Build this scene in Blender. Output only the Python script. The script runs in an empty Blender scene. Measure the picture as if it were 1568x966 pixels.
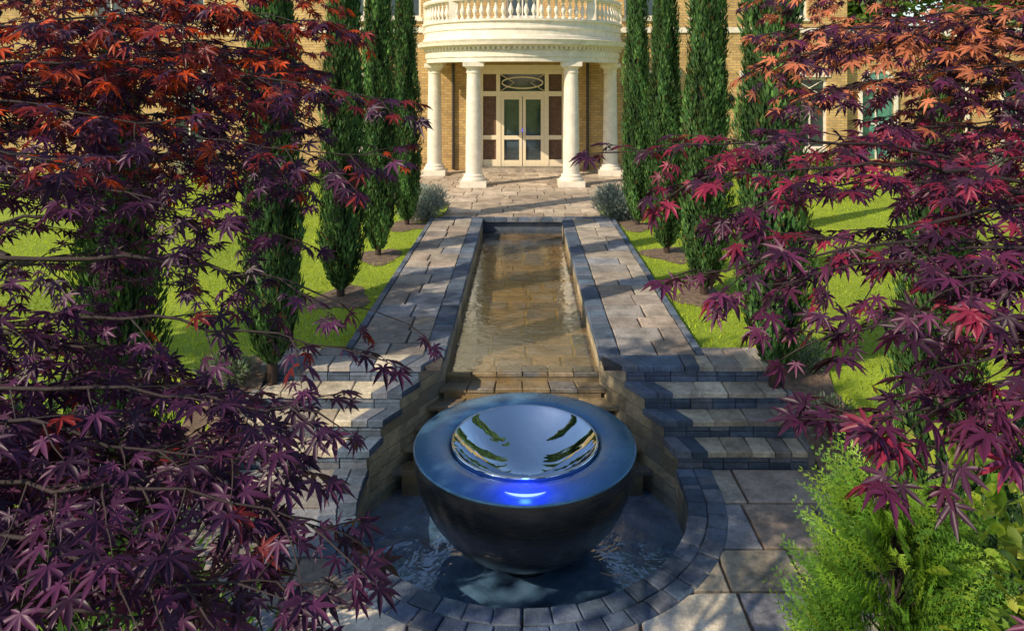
import bpy, math, random
import numpy as np
from mathutils import Vector, Matrix
random.seed(7); rng=np.random.default_rng(7)
scene=bpy.context.scene
COL=scene.collection

# ------------------------------------------------------------------ materials
def newmat(name):
    m=bpy.data.materials.new(name); m.use_nodes=True
    nt=m.node_tree; b=nt.nodes.get('Principled BSDF'); return m,nt,b
def N(nt,t,**k):
    n=nt.nodes.new(t)
    for a,v in k.items(): setattr(n,a,v)
    return n
def L(nt,a,b): nt.links.new(a,b)
def mixcol(nt,f,a,b,mode='MIX'):
    n=N(nt,'ShaderNodeMix',data_type='RGBA',blend_type=mode)
    for s,v in ((n.inputs[0],f),(n.inputs[6],a),(n.inputs[7],b)):
        if isinstance(v,bpy.types.NodeSocket): L(nt,v,s)
        else: s.default_value=v if not isinstance(v,tuple) else (*v,1)[:4]
    return n.outputs[2]
def ramp(nt,inp,stops):
    r=N(nt,'ShaderNodeValToRGB'); L(nt,inp,r.inputs[0]); e=r.color_ramp.elements
    while len(e)<len(stops): e.new(0.5)
    for i,(p,c) in enumerate(stops):
        e[i].position=p; e[i].color=(*c,1) if isinstance(c,tuple) else (c,c,c,1)
    return r.outputs[0]
def noise(nt,scale,detail=6,rough=.6,coord=None,dist=0):
    n=N(nt,'ShaderNodeTexNoise'); n.inputs['Scale'].default_value=scale
    n.inputs['Detail'].default_value=detail; n.inputs['Roughness'].default_value=rough
    n.inputs['Distortion'].default_value=dist
    if coord is None: coord=N(nt,'ShaderNodeTexCoord').outputs['Object']
    L(nt,coord,n.inputs['Vector']); return n.outputs['Fac']
def bump(nt,h,b,strength=.5,dist=.01,nrm=None):
    n=N(nt,'ShaderNodeBump'); n.inputs['Strength'].default_value=strength
    n.inputs['Distance'].default_value=dist; L(nt,h,n.inputs['Height'])
    if nrm is not None: L(nt,nrm,n.inputs['Normal'])
    if b is not None: L(nt,n.outputs[0],b.inputs['Normal'])
    return n.outputs[0]
def stonemat(name,rough=.8,var=.45,bs=.6,scale=1.0,stain=None,spec=.4,samt=.75):
    m,nt,b=newmat(name)
    at=N(nt,'ShaderNodeAttribute',attribute_name='Col').outputs['Color']
    n1=noise(nt,3.2*scale,8,.7); n2=noise(nt,28*scale,6,.7); n3=noise(nt,120*scale,3,.6)
    c=mixcol(nt,1.0,at,ramp(nt,n1,[(.3,1-var),(.7,1+var*.5)]),'MULTIPLY')
    c=mixcol(nt,1.0,c,ramp(nt,n2,[(.3,.72),(.7,1.2)]),'MULTIPLY')
    if stain:
        c=mixcol(nt,ramp(nt,noise(nt,1.7*scale,6,.65,dist=.8),[(.45,0.0),(.65,samt)]),c,stain)
    L(nt,c,b.inputs['Base Color']); b.inputs['Roughness'].default_value=rough
    b.inputs['Specular IOR Level'].default_value=spec
    if rough<.5:
        L(nt,ramp(nt,n1,[(.35,rough*.5),(.7,rough*1.8)]),b.inputs['Roughness'])
    a=N(nt,'ShaderNodeMath',operation='ADD'); L(nt,n2,a.inputs[0]); L(nt,n3,a.inputs[1])
    bump(nt,a.outputs[0],b,bs,.012)
    return m
def leafmat(name,transl=.35,rough=.45,spec=.4):
    m,nt,b=newmat(name)
    at=N(nt,'ShaderNodeAttribute',attribute_name='Col').outputs['Color']
    L(nt,at,b.inputs['Base Color']); b.inputs['Roughness'].default_value=rough
    b.inputs['Specular IOR Level'].default_value=spec
    t=N(nt,'ShaderNodeBsdfTranslucent')
    g=mixcol(nt,1.0,at,(1.7,1.5,1.2),'MULTIPLY'); L(nt,g,t.inputs[0])
    mx=N(nt,'ShaderNodeMixShader'); mx.inputs[0].default_value=transl
    L(nt,b.outputs[0],mx.inputs[1]); L(nt,t.outputs[0],mx.inputs[2])
    L(nt,mx.outputs[0],nt.nodes['Material Output'].inputs[0])
    return m
def plainmat(name,col,rough=.5,metal=0,var=.15,scale=8,bs=.15,spec=.5):
    m,nt,b=newmat(name)
    n=noise(nt,scale,6,.65)
    c=mixcol(nt,1.0,col,ramp(nt,n,[(.3,1-var),(.7,1+var)]),'MULTIPLY')
    L(nt,c,b.inputs['Base Color']); b.inputs['Roughness'].default_value=rough
    b.inputs['Metallic'].default_value=metal; b.inputs['Specular IOR Level'].default_value=spec
    if bs>0: bump(nt,n,b,bs,.01)
    return m

M={}
M['slab']=stonemat('paving_stone',.72,.58,.9)
M['wet']=stonemat('wet_stone',.3,.65,.5,stain=(.30,.18,.055),spec=.6,samt=.7)
M['wall']=stonemat('stained_stone_wall',.6,.5,.9,stain=(.14,.15,.16),samt=.6)
M['maple']=leafmat('maple_leaf',.30,.42,.35)
M['cyp']=leafmat('cypress_foliage',.15,.6,.3)
M['green']=leafmat('green_leaf',.4,.45,.4)
M['bark']=plainmat('bark',(.028,.016,.018),.8,0,.4,30,.6)
M['white']=plainmat('white_painted_stone',(.78,.71,.59),.55,0,.16,5,.12)
M['cream']=plainmat('cream_door_paint',(.80,.68,.48),.4,0,.06,9,.04)
M['pipe']=plainmat('dark_drainpipe',(.03,.025,.025),.4)
M['roof']=plainmat('slate_roof',(.09,.09,.1),.6,0,.4,4,.4)
M['curtain']=plainmat('brown_curtain',(.13,.075,.05),.9,0,.4,14,.3)
M['lamp']=plainmat('lantern_metal',(.02,.02,.02),.35,.8)
M['soil']=plainmat('soil',(.16,.11,.075),.95,0,.6,14,1.0)
m,nt,b=newmat('sky_sheen_pool_floor'); M['poolfloor']=m
n=noise(nt,1.8,6,.6,dist=2.5)
c=ramp(nt,n,[(.34,(.05,.10,.17)),(.5,(.13,.24,.38)),(.72,(.24,.38,.55))])  # sky sheen and dark swirls of the water painted into the floor colour
L(nt,c,b.inputs['Base Color']); b.inputs['Roughness'].default_value=.6
m,nt,b=newmat('ground_grass'); M['grass']=m
c=ramp(nt,noise(nt,.9,8,.7),[(.3,(.19,.30,.015)),(.7,(.38,.48,.03))])
c=mixcol(nt,1.0,c,ramp(nt,noise(nt,60,5,.7),[(.3,.6),(.7,1.3)]),'MULTIPLY')
L(nt,c,b.inputs['Base Color']); b.inputs['Roughness'].default_value=.9
bump(nt,noise(nt,90,4,.7),b,.8,.02)
m,nt,b=newmat('buff_brick'); M['brick']=m
tc=N(nt,'ShaderNodeTexCoord'); sp=N(nt,'ShaderNodeSeparateXYZ'); L(nt,tc.outputs['Object'],sp.inputs[0])
ad=N(nt,'ShaderNodeMath',operation='ADD'); L(nt,sp.outputs[0],ad.inputs[0]); L(nt,sp.outputs[1],ad.inputs[1])
cb=N(nt,'ShaderNodeCombineXYZ'); L(nt,ad.outputs[0],cb.inputs[0]); L(nt,sp.outputs[2],cb.inputs[1])
br=N(nt,'ShaderNodeTexBrick'); L(nt,cb.outputs[0],br.inputs['Vector'])
br.inputs['Scale'].default_value=1; br.inputs['Brick Width'].default_value=.235; br.inputs['Row Height'].default_value=.08
br.inputs['Mortar Size'].default_value=.011; br.inputs['Color1'].default_value=(.66,.42,.15,1)
br.inputs['Color2'].default_value=(.46,.27,.09,1); br.inputs['Mortar'].default_value=(.33,.26,.16,1)
br.inputs['Bias'].default_value=-.1
c=mixcol(nt,1.0,br.outputs['Color'],ramp(nt,noise(nt,1.3,7,.7),[(.3,.7),(.7,1.25)]),'MULTIPLY')
L(nt,c,b.inputs['Base Color']); b.inputs['Roughness'].default_value=.85
bump(nt,br.outputs['Fac'],b,-.5,.01)
def glassm(name,col,rough=.04):
    m,nt,b=newmat(name)
    c=ramp(nt,noise(nt,1.6,4,.6,dist=1),[(.35,col),(.65,tuple(min(1,v*2.2+.01) for v in col))])
    L(nt,c,b.inputs['Base Color']); b.inputs['Roughness'].default_value=rough
    b.inputs['Specular IOR Level'].default_value=.9; return m
M['glass']=glassm('window_glass',(.015,.025,.03))
M['gglass']=glassm('conservatory_glass',(.05,.16,.13))
def watermat(name,f0,scale,strength,tint,dist=1.0):
    m,nt,b=newmat(name); nt.nodes.remove(b)
    tr=N(nt,'ShaderNodeBsdfTransparent'); tr.inputs[0].default_value=(*tint,1)
    gl=N(nt,'ShaderNodeBsdfGlossy'); gl.inputs['Roughness'].default_value=.03
    gl.inputs['Color'].default_value=(.95,.97,1,1)
    n=noise(nt,scale,3,.5,dist=dist); n2=noise(nt,scale*3.3,2,.5)
    a=N(nt,'ShaderNodeMath',operation='MULTIPLY_ADD'); L(nt,n2,a.inputs[0]); a.inputs[1].default_value=.3; L(nt,n,a.inputs[2])
    nb=bump(nt,a.outputs[0],None,strength,.02)
    L(nt,nb,gl.inputs['Normal'])
    # schlick reflectance from the facing ratio (same from both sides of the surface)
    lw=N(nt,'ShaderNodeLayerWeight'); lw.inputs[0].default_value=.5; L(nt,nb,lw.inputs['Normal'])
    pw=N(nt,'ShaderNodeMath',operation='POWER'); L(nt,lw.outputs['Facing'],pw.inputs[0]); pw.inputs[1].default_value=4
    ma=N(nt,'ShaderNodeMath',operation='MULTIPLY_ADD'); L(nt,pw.outputs[0],ma.inputs[0]); ma.inputs[1].default_value=1-f0; ma.inputs[2].default_value=f0
    mx=N(nt,'ShaderNodeMixShader'); L(nt,ma.outputs[0],mx.inputs[0]); L(nt,tr.outputs[0],mx.inputs[1]); L(nt,gl.outputs[0],mx.inputs[2])
    L(nt,mx.outputs[0],nt.nodes['Material Output'].inputs[0]); return m
M['rillwater']=watermat('rill_water',.10,6,.22,(.84,.80,.74))
M['poolwater']=watermat('pool_water',.24,3.0,.8,(.88,.95,1),2.0)
m,nt,b=newmat('dark_wet_metal'); M['bowl']=m
tc=N(nt,'ShaderNodeTexCoord'); mp=N(nt,'ShaderNodeMapping'); mp.inputs['Scale'].default_value=(2,2,26); L(nt,tc.outputs['Object'],mp.inputs[0])
n=noise(nt,3,6,.6,mp.outputs[0])
L(nt,ramp(nt,n,[(.3,(.008,.011,.016)),(.75,(.026,.026,.030))]),b.inputs['Base Color'])
L(nt,ramp(nt,n,[(.3,.16),(.7,.34)]),b.inputs['Roughness']); b.inputs['Specular IOR Level'].default_value=.8
bump(nt,n,b,.10,.01)
m,nt,b=newmat('wet_bowl_rim'); M['rim']=m
n=noise(nt,1.6,7,.6,dist=1.0)
L(nt,ramp(nt,n,[(.3,(.06,.17,.33)),(.7,(.13,.30,.50))]),b.inputs['Base Color'])
b.inputs['Metallic'].default_value=.5; L(nt,ramp(nt,n,[(.3,.2),(.7,.36)]),b.inputs['Roughness'])
bump(nt,noise(nt,7,4,.6,dist=2),b,.12,.01)
m,nt,b=newmat('polished_steel'); M['steel']=m
b.inputs['Base Color'].default_value=(.68,.75,.84,1); b.inputs['Metallic'].default_value=1; b.inputs['Roughness'].default_value=.03
bump(nt,noise(nt,3.0,2,.5,dist=.8),b,.28,.03)
m,nt,b=newmat('led_light'); M['led']=m
b.inputs['Base Color'].default_value=(.1,.2,1,1); b.inputs['Emission Color'].default_value=(.35,.5,1,1); b.inputs['Emission Strength'].default_value=1.5

# ------------------------------------------------------------------ mesh builder
def link(o,parent=None):
    COL.objects.link(o)
    if parent: o.parent=parent
    return o
def empty(name,loc=(0,0,0)):
    o=bpy.data.objects.new(name,None); o.location=loc; o.empty_display_size=.2; COL.objects.link(o); return o
class MB:
    def __init__(s): s.v=[];s.f=[];s.c=[];s.m=[]
    def add(s,vs,fs,col=(1,1,1),mi=0):
        o=len(s.v); s.v.extend(vs); s.c.extend([col]*len(vs))
        for f in fs: s.f.append(tuple(i+o for i in f)); s.m.append(mi)
    def box(s,x0,x1,y0,y1,z0,z1,col=(1,1,1),mi=0):
        s.add([(x0,y0,z0),(x1,y0,z0),(x1,y1,z0),(x0,y1,z0),(x0,y0,z1),(x1,y0,z1),(x1,y1,z1),(x0,y1,z1)],
              [(0,3,2,1),(4,5,6,7),(0,1,5,4),(1,2,6,5),(2,3,7,6),(3,0,4,7)],col,mi)
    def slab(s,cs,z,t,bev,col,mi=0,jit=.004):
        n=len(cs); cx=sum(c[0] for c in cs)/n; cy=sum(c[1] for c in cs)/n
        cs=[(x+random.uniform(-jit,jit),y+random.uniform(-jit,jit)) for x,y in cs]
        dz=random.uniform(-jit,jit)*.8; tx=random.uniform(-1,1)*.004; ty=random.uniform(-1,1)*.004
        def zz(x,y): return z+dz+tx*(x-cx)+ty*(y-cy)
        bot=[(x,y,z-t) for x,y in cs]; mid=[(x,y,zz(x,y)-bev) for x,y in cs]; top=[]
        for x,y in cs:
            dx,dy=cx-x,cy-y; l=math.hypot(dx,dy)+1e-6; k=min(.4,bev*1.5/l)
            top.append((x+dx*k,y+dy*k,zz(x,y)))
        fs=[tuple(range(2*n,3*n))]
        for i in range(n):
            j=(i+1)%n; fs.append((i,j,n+j,n+i)); fs.append((n+i,n+j,2*n+j,2*n+i))
        s.add(bot+mid+top,fs,col,mi)
    def lathe(s,prof,cx,cy,seg=32,col=(1,1,1),mi=0,a0=0,a1=2*math.pi,cz=0):
        full=abs(a1-a0-2*math.pi)<1e-6; n=seg if full else seg+1
        vs=[]
        for i in range(n):
            a=a0+(a1-a0)*i/seg; ca,sa=math.cos(a),math.sin(a)
            for r,z in prof: vs.append((cx+r*ca,cy+r*sa,z+cz))
        k=len(prof); fs=[]
        for i in range(seg):
            j=(i+1)%n
            for p in range(k-1): fs.append((i*k+p,j*k+p,j*k+p+1,i*k+p+1))
        s.add(vs,fs,col,mi)
    def tube(s,pts,rads,seg=5,col=(1,1,1),mi=0):
        vs=[];fs=[]
        for i,p in enumerate(pts):
            p=Vector(p); q=Vector(pts[min(i+1,len(pts)-1)])-Vector(pts[max(i-1,0)])
            if q.length<1e-6: q=Vector((0,0,1))
            q.normalize(); u=q.orthogonal().normalized() if abs(q.z)>.9 else q.cross(Vector((0,0,1))).normalized(); w=q.cross(u)
            for k in range(seg):
                a=2*math.pi*k/seg; vs.append(tuple(p+(u*math.cos(a)+w*math.sin(a))*rads[i]))
        for i in range(len(pts)-1):
            for k in range(seg):
                k2=(k+1)%seg; fs.append((i*seg+k,i*seg+k2,(i+1)*seg+k2,(i+1)*seg+k))
        s.add(vs,fs,col,mi)
    def obj(s,name,mats,parent=None,smooth=False,loc=None):
        me=bpy.data.meshes.new(name); me.from_pydata(s.v,[],s.f)
        ca=me.color_attributes.new('Col','FLOAT_COLOR','POINT')
        a=np.ones((len(s.v),4),dtype=np.float32)
        if s.c: a[:,:3]=np.array(s.c,dtype=np.float32)
        ca.data.foreach_set('color',a.ravel())
        for mm in (mats if isinstance(mats,list) else [mats]): me.materials.append(mm)
        me.polygons.foreach_set('material_index',s.m)
        if smooth: me.polygons.foreach_set('use_smooth',[True]*len(s.f))
        me.update(); o=bpy.data.objects.new(name,me); link(o,parent)
        if loc: o.location=loc
        return o
def npmesh(name,V,F,C,mat):
    me=bpy.data.meshes.new(name)
    V=np.asarray(V,dtype=np.float32); F=np.asarray(F,dtype=np.int32)
    nv=len(V); nf,k=F.shape
    me.vertices.add(nv); me.vertices.foreach_set('co',V.ravel())
    me.loops.add(nf*k); me.loops.foreach_set('vertex_index',F.ravel())
    me.polygons.add(nf); me.polygons.foreach_set('loop_start',np.arange(0,nf*k,k,dtype=np.int32))
    me.update(calc_edges=True)
    ca=me.color_attributes.new('Col','FLOAT_COLOR','POINT')
    a=np.ones((nv,4),dtype=np.float32); a[:,:3]=C; ca.data.foreach_set('color',a.ravel())
    me.materials.append(mat); return me
def norm(a): return a/(np.linalg.norm(a,axis=-1,keepdims=True)+1e-9)
def place(tmpl,faces,P,D,Nn,S,C,fold=None):
    P=np.asarray(P);D=norm(np.asarray(D));Nn=np.asarray(Nn)
    side=norm(np.cross(D,Nn)); Nn=np.cross(side,D); S=np.asarray(S)[:,None,None]
    T=tmpl[None]
    V=P[:,None]+S*(T[...,0:1]*side[:,None]+T[...,1:2]*D[:,None]+T[...,2:3]*Nn[:,None])
    n=len(P); k=len(tmpl)
    F=(np.array(faces)[None]+(np.arange(n)*k)[:,None,None]).reshape(-1,len(faces[0]))
    Cc=np.repeat(np.asarray(C)[:,None],k,axis=1).reshape(-1,3)
    return V.reshape(-1,3),F,Cc

# ------------------------------------------------------------------ layout constants
CAMH=2.8; YP=14.5; RW=.80; PW=1.82; PC=5.95; PR=1.36
def xin(y):
    if y>=7.4: return RW
    if y>=6.4: return RW+(7.4-y)/1.0*(PR-RW)
    if y>=PC: return PR
    return math.sqrt(max(0,PR*PR-(y-PC)**2))
TREEPOS=[(-2.25,14.0),(-2.33,11.6),(-2.38,9.4),(-2.42,6.95),(-2.45,4.35),(2.24,14.0),(2.36,11.75),(2.4,9.5),(2.42,6.9),(2.62,4.55)]

# ------------------------------------------------------------------ ground sheet
xs=[-400,-60,-20,-8,-3.6,-2.9,-1.6,-1.35,1.35,1.6,2.9,3.6,8,20,60,400]
ys=[-400,-20,0,3,4.2,4.5,5.9,7.15,7.25,10,14.3,14.55,20,30,60,400]
def gh(x,y):
    if abs(x)<=1.36 and 4.4<y<14.4: return -1.5
    if y<=7.2: return -.69
    return -.07
mb=MB(); vs=[(x,y,gh(x,y)) for y in ys for x in xs]; n=len(xs)
mb.add(vs,[(j*n+i,j*n+i+1,(j+1)*n+i+1,(j+1)*n+i) for j in range(len(ys)-1) for i in range(n-1)])
mb.obj('ground',M['grass'])
def bankz(y): return -.66 + np.clip((y-5.7)/1.4,0,1)*.615
for sx in (-1,1):
    mb=MB()
    for (tx,ty) in [t for t in TREEPOS if t[0]*sx>0 and t[1]>7]+[(sx*2.05,14.8)]:
        vs=[(tx,ty,-.035)]; k=22
        for i in range(k):
            a=2*math.pi*i/k; r=.40+.09*math.sin(3*a+ty)+random.uniform(-.05,.05)
            x=tx+r*math.cos(a)*.95; y=ty+r*math.sin(a)*1.25
            if abs(x)<1.84: x=sx*1.84
            vs.append((x,y,-.062))
        mb.add(vs,[(0,1+i,1+(i+1)%k) for i in range(k)])
    nx,ny=3,16; vs=[]
    for j in range(ny+1):
        for i in range(nx+1):
            x=2.5+i*.17+.05*math.sin(j*1.3)*(i==nx); y=4.6+j*.17; vs.append((sx*x,y,float(bankz(y))+.012+random.uniform(-.01,.02)))
    mb.add(vs,[(j*(nx+1)+i,j*(nx+1)+i+1,(j+1)*(nx+1)+i+1,(j+1)*(nx+1)+i) for j in range(ny) for i in range(nx)])
    mb.obj('planting_bed',M['soil'])
    mb=MB(); nx,ny=28,16; vs=[]
    for j in range(ny+1):
        for i in range(nx+1):
            y=4.6+j*.17; vs.append((sx*(2.53+i*.24),y,float(bankz(y))+random.uniform(-.006,.006)))
    mb.add(vs,[(j*(nx+1)+i,j*(nx+1)+i+1,(j+1)*(nx+1)+i+1,(j+1)*(nx+1)+i) for j in range(ny) for i in range(nx)])
    mb.obj('grass_bank',M['grass'])

# ------------------------------------------------------------------ paving
def stonecol(kind='mix'):
    p={'mix':[(.52,.44,.35),(.43,.39,.35),(.62,.54,.43),(.35,.35,.37),(.48,.38,.30),(.40,.34,.29)],
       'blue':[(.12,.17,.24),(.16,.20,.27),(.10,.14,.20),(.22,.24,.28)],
       'cream':[(.76,.66,.48),(.66,.57,.43),(.80,.70,.52),(.57,.48,.35)],
       'gold':[(.42,.33,.21),(.31,.29,.27),(.50,.38,.22),(.25,.25,.26),(.36,.32,.26)],
       'patio':[(.66,.53,.39),(.58,.47,.35),(.72,.59,.45),(.51,.40,.30)]}[kind]
    c=random.choice(p); k=random.uniform(.78,1.15); return tuple(v*k for v in c)
def rows(mb,x0,x1,y0,y1,rd,wmin,wmax,z,t,kind,gap=.008,bev=.006):
    y=y0
    while y<y1-.02:
        d=min(rd*random.uniform(.75,1.25),y1-y)
        if y1-(y+d)<rd*.4: d=y1-y
        x=x0
        while x<x1-.01:
            w=random.uniform(wmin,wmax)
            if x1-(x+w)<wmin*.7: w=x1-x
            mb.slab([(x+gap/2,y+gap/2),(x+w-gap/2,y+gap/2),(x+w-gap/2,y+d-gap/2),(x+gap/2,y+d-gap/2)],z,t,bev,stonecol(kind),jit=.006)
            x+=w
        y+=d
for sx in (-1,1):
    mb=MB()
    a,b_=(1.0,PW-.05) if sx>0 else (-PW+.05,-1.0)
    rows(mb,a,b_,7.3,YP-.01,.40,.28,.60,0,.06,'mix',gap=.02)
    y=7.3
    while y<YP-.02:
        d=min(random.uniform(.2,.26),YP-.01-y)
        x0,x1=(RW-.02,1.0) if sx>0 else (-1.0,-RW+.02)
        mb.slab([(x0,y+.004),(x1-.006,y+.004),(x1-.006,y+d-.004),(x0,y+d-.004)],.004,.07,.008,stonecol('blue')); y+=d
    y=7.3
    while y<YP-.02:
        d=min(.21,YP-.01-y); x0,x1=(PW-.045,PW+.03) if sx>0 else (-PW-.03,-PW+.045)
        mb.slab([(x0,y+.003),(x1,y+.003),(x1,y+d-.003),(x0,y+d-.003)],.004,.08,.008,stonecol('blue')); y+=d
    mb.box(*( (RW,PW) if sx>0 else (-PW,-RW)),7.05,YP-.02,-.06,-.02,(.09,.08,.07))
    mb.obj('garden_path',M['slab'])
mb=MB()
rows(mb,-1.62,1.62,YP,16.3,.5,.4,.8,.012,.06,'patio',gap=.018)
rows(mb,-3.6,3.6,16.3,21.86,.5,.4,.85,.012,.06,'patio',gap=.018)
mb.box(-1.62,1.62,YP+.01,16.3,-.4,-.008,(.14,.13,.12)); mb.box(-3.6,3.6,16.3,21.86,-.4,-.008,(.14,.13,.12))
x=-1.7
while x<1.7:
    mb.slab([(x+.004,YP-.1),(x+.226,YP-.1),(x+.226,YP-.004),(x+.004,YP-.004)],.022,.09,.008,stonecol('blue')); x+=.23
mb.obj('patio',M['slab'])

STEP=[(7.02,7.3,0.0),(6.77,7.02,-.15),(6.53,6.77,-.30),(6.28,6.53,-.45)]
XO=2.5
for sx in (-1,1):
    mb=MB()
    for k,(y0,y1,z) in enumerate(STEP):
        xa0,xa1=xin(y0),xin(y1); cw=.26
        cs=[(sx*(xa0-.02),y0-.01),(sx*(xa0+cw),y0-.01),(sx*(xa1+cw),y1-.004),(sx*(xa1-.02),y1-.004)]
        if sx<0: cs=[cs[1],cs[0],cs[3],cs[2]]
        xm=[((cs[0][0]+cs[1][0])/2,cs[0][1]),((cs[3][0]+cs[2][0])/2,cs[2][1])]
        mb.slab([cs[0],(xm[0][0]-.003,xm[0][1]),(xm[1][0]-.003,xm[1][1]),cs[3]],z+.004,.06,.008,stonecol('blue'))
        mb.slab([(xm[0][0]+.003,xm[0][1]),cs[1],cs[2],(xm[1][0]+.003,xm[1][1])],z+.004,.06,.008,stonecol('blue'))
        x=max(xa0,xa1)+cw+.006; first=True
        while x<XO-.01:
            w=random.uniform(.14,.34)
            if XO-(x+w)<.12: w=XO-x
            xl0=xa0+cw+.006 if first else x; xl1=xa1+cw+.006 if first else x
            cs=[(sx*xl0,y0-.012),(sx*(x+w-.008),y0-.012),(sx*(x+w-.008),y1-.004),(sx*xl1,y1-.004)]
            if sx<0: cs=[cs[1],cs[0],cs[3],cs[2]]
            kind='cream' if (random.random()<.8 and k>0) else ('mix' if k>0 else random.choice(['mix','blue','cream']))
            mb.slab(cs,z,.05,.008,stonecol(kind),jit=.006); x+=w; first=False
        x=xa0
        while x<XO-.01:
            w=random.uniform(.17,.26)
            if XO-(x+w)<.1: w=XO-x
            a,b_=(sx*(x+.004),sx*(x+w-.004))
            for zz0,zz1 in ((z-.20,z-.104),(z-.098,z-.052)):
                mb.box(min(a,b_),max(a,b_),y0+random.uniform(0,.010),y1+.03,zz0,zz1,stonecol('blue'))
            x+=w
    mb.box(*sorted((sx*XO,sx*(XO+.06))),7.02,7.5,-.7,-.0,(.3,.3,.3)); mb.box(*sorted((sx*XO,sx*(XO+.06))),6.53,7.018,-.7,-.15,(.3,.3,.3)); mb.box(*sorted((sx*XO,sx*(XO+.06))),6.28,6.528,-.7,-.42,(.3,.3,.3))
    x=PW+.035
    while x<XO-.02:
        w=min(.22,XO-x); a,b_=sorted((sx*x,sx*(x+w-.008))); mb.slab([(a,7.304),(b_,7.304),(b_,7.5),(a,7.5)],0,.1,.007,stonecol('mix')); x+=w
    mb.obj('stone_steps',M['slab'])

def push(x,y,r0=.27):
    if y>=PC:
        lim=xin(y)+r0
        if abs(x)<lim: x=math.copysign(lim,x if x!=0 else 1)
        return x,y
    d=math.hypot(x,y-PC); R=PR+r0
    if d<R:
        k=R/(d+1e-6); return x*k,PC+(y-PC)*k
    return x,y
mb=MB()
for sx in (-1,1):
    y=6.27
    while y>2.6:
        d=random.uniform(.42,.62); y0=y-d
        x=0
        while x<3.6:
            w=random.uniform(.45,.85); cxm,cym=x+w/2,(y+y0)/2
            inside=(cym>=PC-.15 and x+w<PR+.33) or (cym<PC-.15 and math.hypot(x+w,y0-PC)<PR+.30)
            if not inside:
                g=.012; n=8; pts=[]
                for i in range(n): pts.append((x+g+(w-2*g)*i/n,y0+g))
                for i in range(n): pts.append((x+w-g,y0+g+(d-2*g)*i/n))
                for i in range(n): pts.append((x+w-g-(w-2*g)*i/n,y-g))
                for i in range(n): pts.append((x+g,y-g-(d-2*g)*i/n))
                pts=[push(px,py) for px,py in pts]
                pts=[(sx*px,py) for px,py in pts]
                if sx<0: pts=pts[::-1]
                mb.slab(pts,-.6,.06,.006,stonecol('mix' if random.random()<.7 else 'cream'),jit=.0015)
            x+=w
        y=y0
mb.obj('stone_paving',M['slab'])
mb=MB()
for sx in (-1,1):
    inn=[(PR+.1,6.27),(PR+.1,PC)]+[((PR+.1)*math.cos(t*math.pi/36),PC-(PR+.1)*math.sin(t*math.pi/36)) for t in range(1,19)]
    out=[(3.6,6.27),(3.6,PC)]
    for t in range(1,19):
        a=t*math.pi/36; k=min(3.6/max(1e-4,math.cos(a)),3.35/max(1e-4,math.sin(a))); out.append((k*math.cos(a),PC-k*math.sin(a)))
    vs=[(sx*x,y,-.624) for x,y in inn]+[(sx*x,y,-.624) for x,y in out]; n=len(inn)
    mb.add(vs,[(i,i+1,n+i+1,n+i) for i in range(n-1)],(.07,.065,.06))
mb.obj('paving_joint_bed',M['soil'])
mb=MB()
for sx in (-1,1):
    for r0,r1 in ((-.02,.125),(.131,.280)):
        y=6.27
        while y>PC+.02:
            d=min(.13,y-PC); a0,a1=xin(y-d),xin(y)
            cs=[(sx*(a0+r0),y-d+.003),(sx*(a0+r1),y-d+.003),(sx*(a1+r1),y-.003),(sx*(a1+r0),y-.003)]
            if sx<0: cs=cs[::-1]
            mb.slab(cs,-.594,.07,.008,stonecol('blue'),jit=.002); y-=d
        nb=12 if r0<.1 else 14
        for i in range(nb):
            t0=i/nb*math.pi/2; t1=(i+1)/nb*math.pi/2-.005
            cs=[(sx*(PR+r)*math.cos(t),PC-(PR+r)*math.sin(t)) for r,t in ((r0,t0),(r0,t1),(r1,t1),(r1,t0))]
            if sx<0: cs=cs[::-1]
            mb.slab(cs,-.592,.07,.008,stonecol('blue'),jit=.004)
mb.obj('pool_coping',M['slab'])
mb=MB()
def topz(y):
    if y>=7.02: return 0
    for y0,y1,z in STEP:
        if y0<=y<y1: return z
    return -.6
for sx in (-1,1):
    yl=[YP]+[14,13,12,11,10,9,8,7.4,7.3,7.021,7.02,6.771,6.77,6.531,6.53,6.401,6.4,6.281,6.28,6.1]+[PC-PR*math.sin(t*math.pi/36) for t in range(0,19)]
    for a,b_ in zip(yl[:-1],yl[1:]):
        if a-b_<.0015 : continue
        zt=topz((a+b_)/2)-.045
        zc=zt
        while zc>-1.3:
            zn=max(-1.3,zc-random.uniform(.11,.15)); m_=max(1,int((a-b_)/.35)) if a-b_<2 else 3
            for q in range(m_):
                ya=a+(b_-a)*q/m_; yb=a+(b_-a)*(q+1)/m_; kk=random.uniform(.6,1.2)
                xa,xb=xin(ya),xin(yb)
                mb.add([(sx*xa,ya,zc),(sx*xb,yb,zc),(sx*xb,yb,zn+.006),(sx*xa,ya,zn+.006)],[(0,1,2,3)],(.62*kk,.50*kk,.30*kk))
                mb.add([(sx*xa,ya,zn+.006),(sx*xb,yb,zn+.006),(sx*xb,yb,zn),(sx*xa,ya,zn)],[(0,1,2,3)],(.12,.10,.07))
            zc=zn
mb.add([(-RW,YP-.004,.0),(RW,YP-.004,0),(RW,YP-.004,-.4),(-RW,YP-.004,-.4)],[(0,1,2,3)],(.07,.10,.15))
mb.obj('rill_wall',M['wall'])
mb=MB()
rows(mb,-RW,RW,7.66,YP-.01,.36,.25,.55,-.31,.05,'gold',gap=.034)
mb.box(-RW,RW,7.6,YP-.01,-.5,-.322,(.56,.38,.13))
cas=[(7.50,7.68,-.262),(7.31,7.52,-.345),(7.13,7.33,-.445),(6.96,7.15,-.56),(6.81,6.98,-.69),(6.66,6.83,-.83)]
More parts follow.
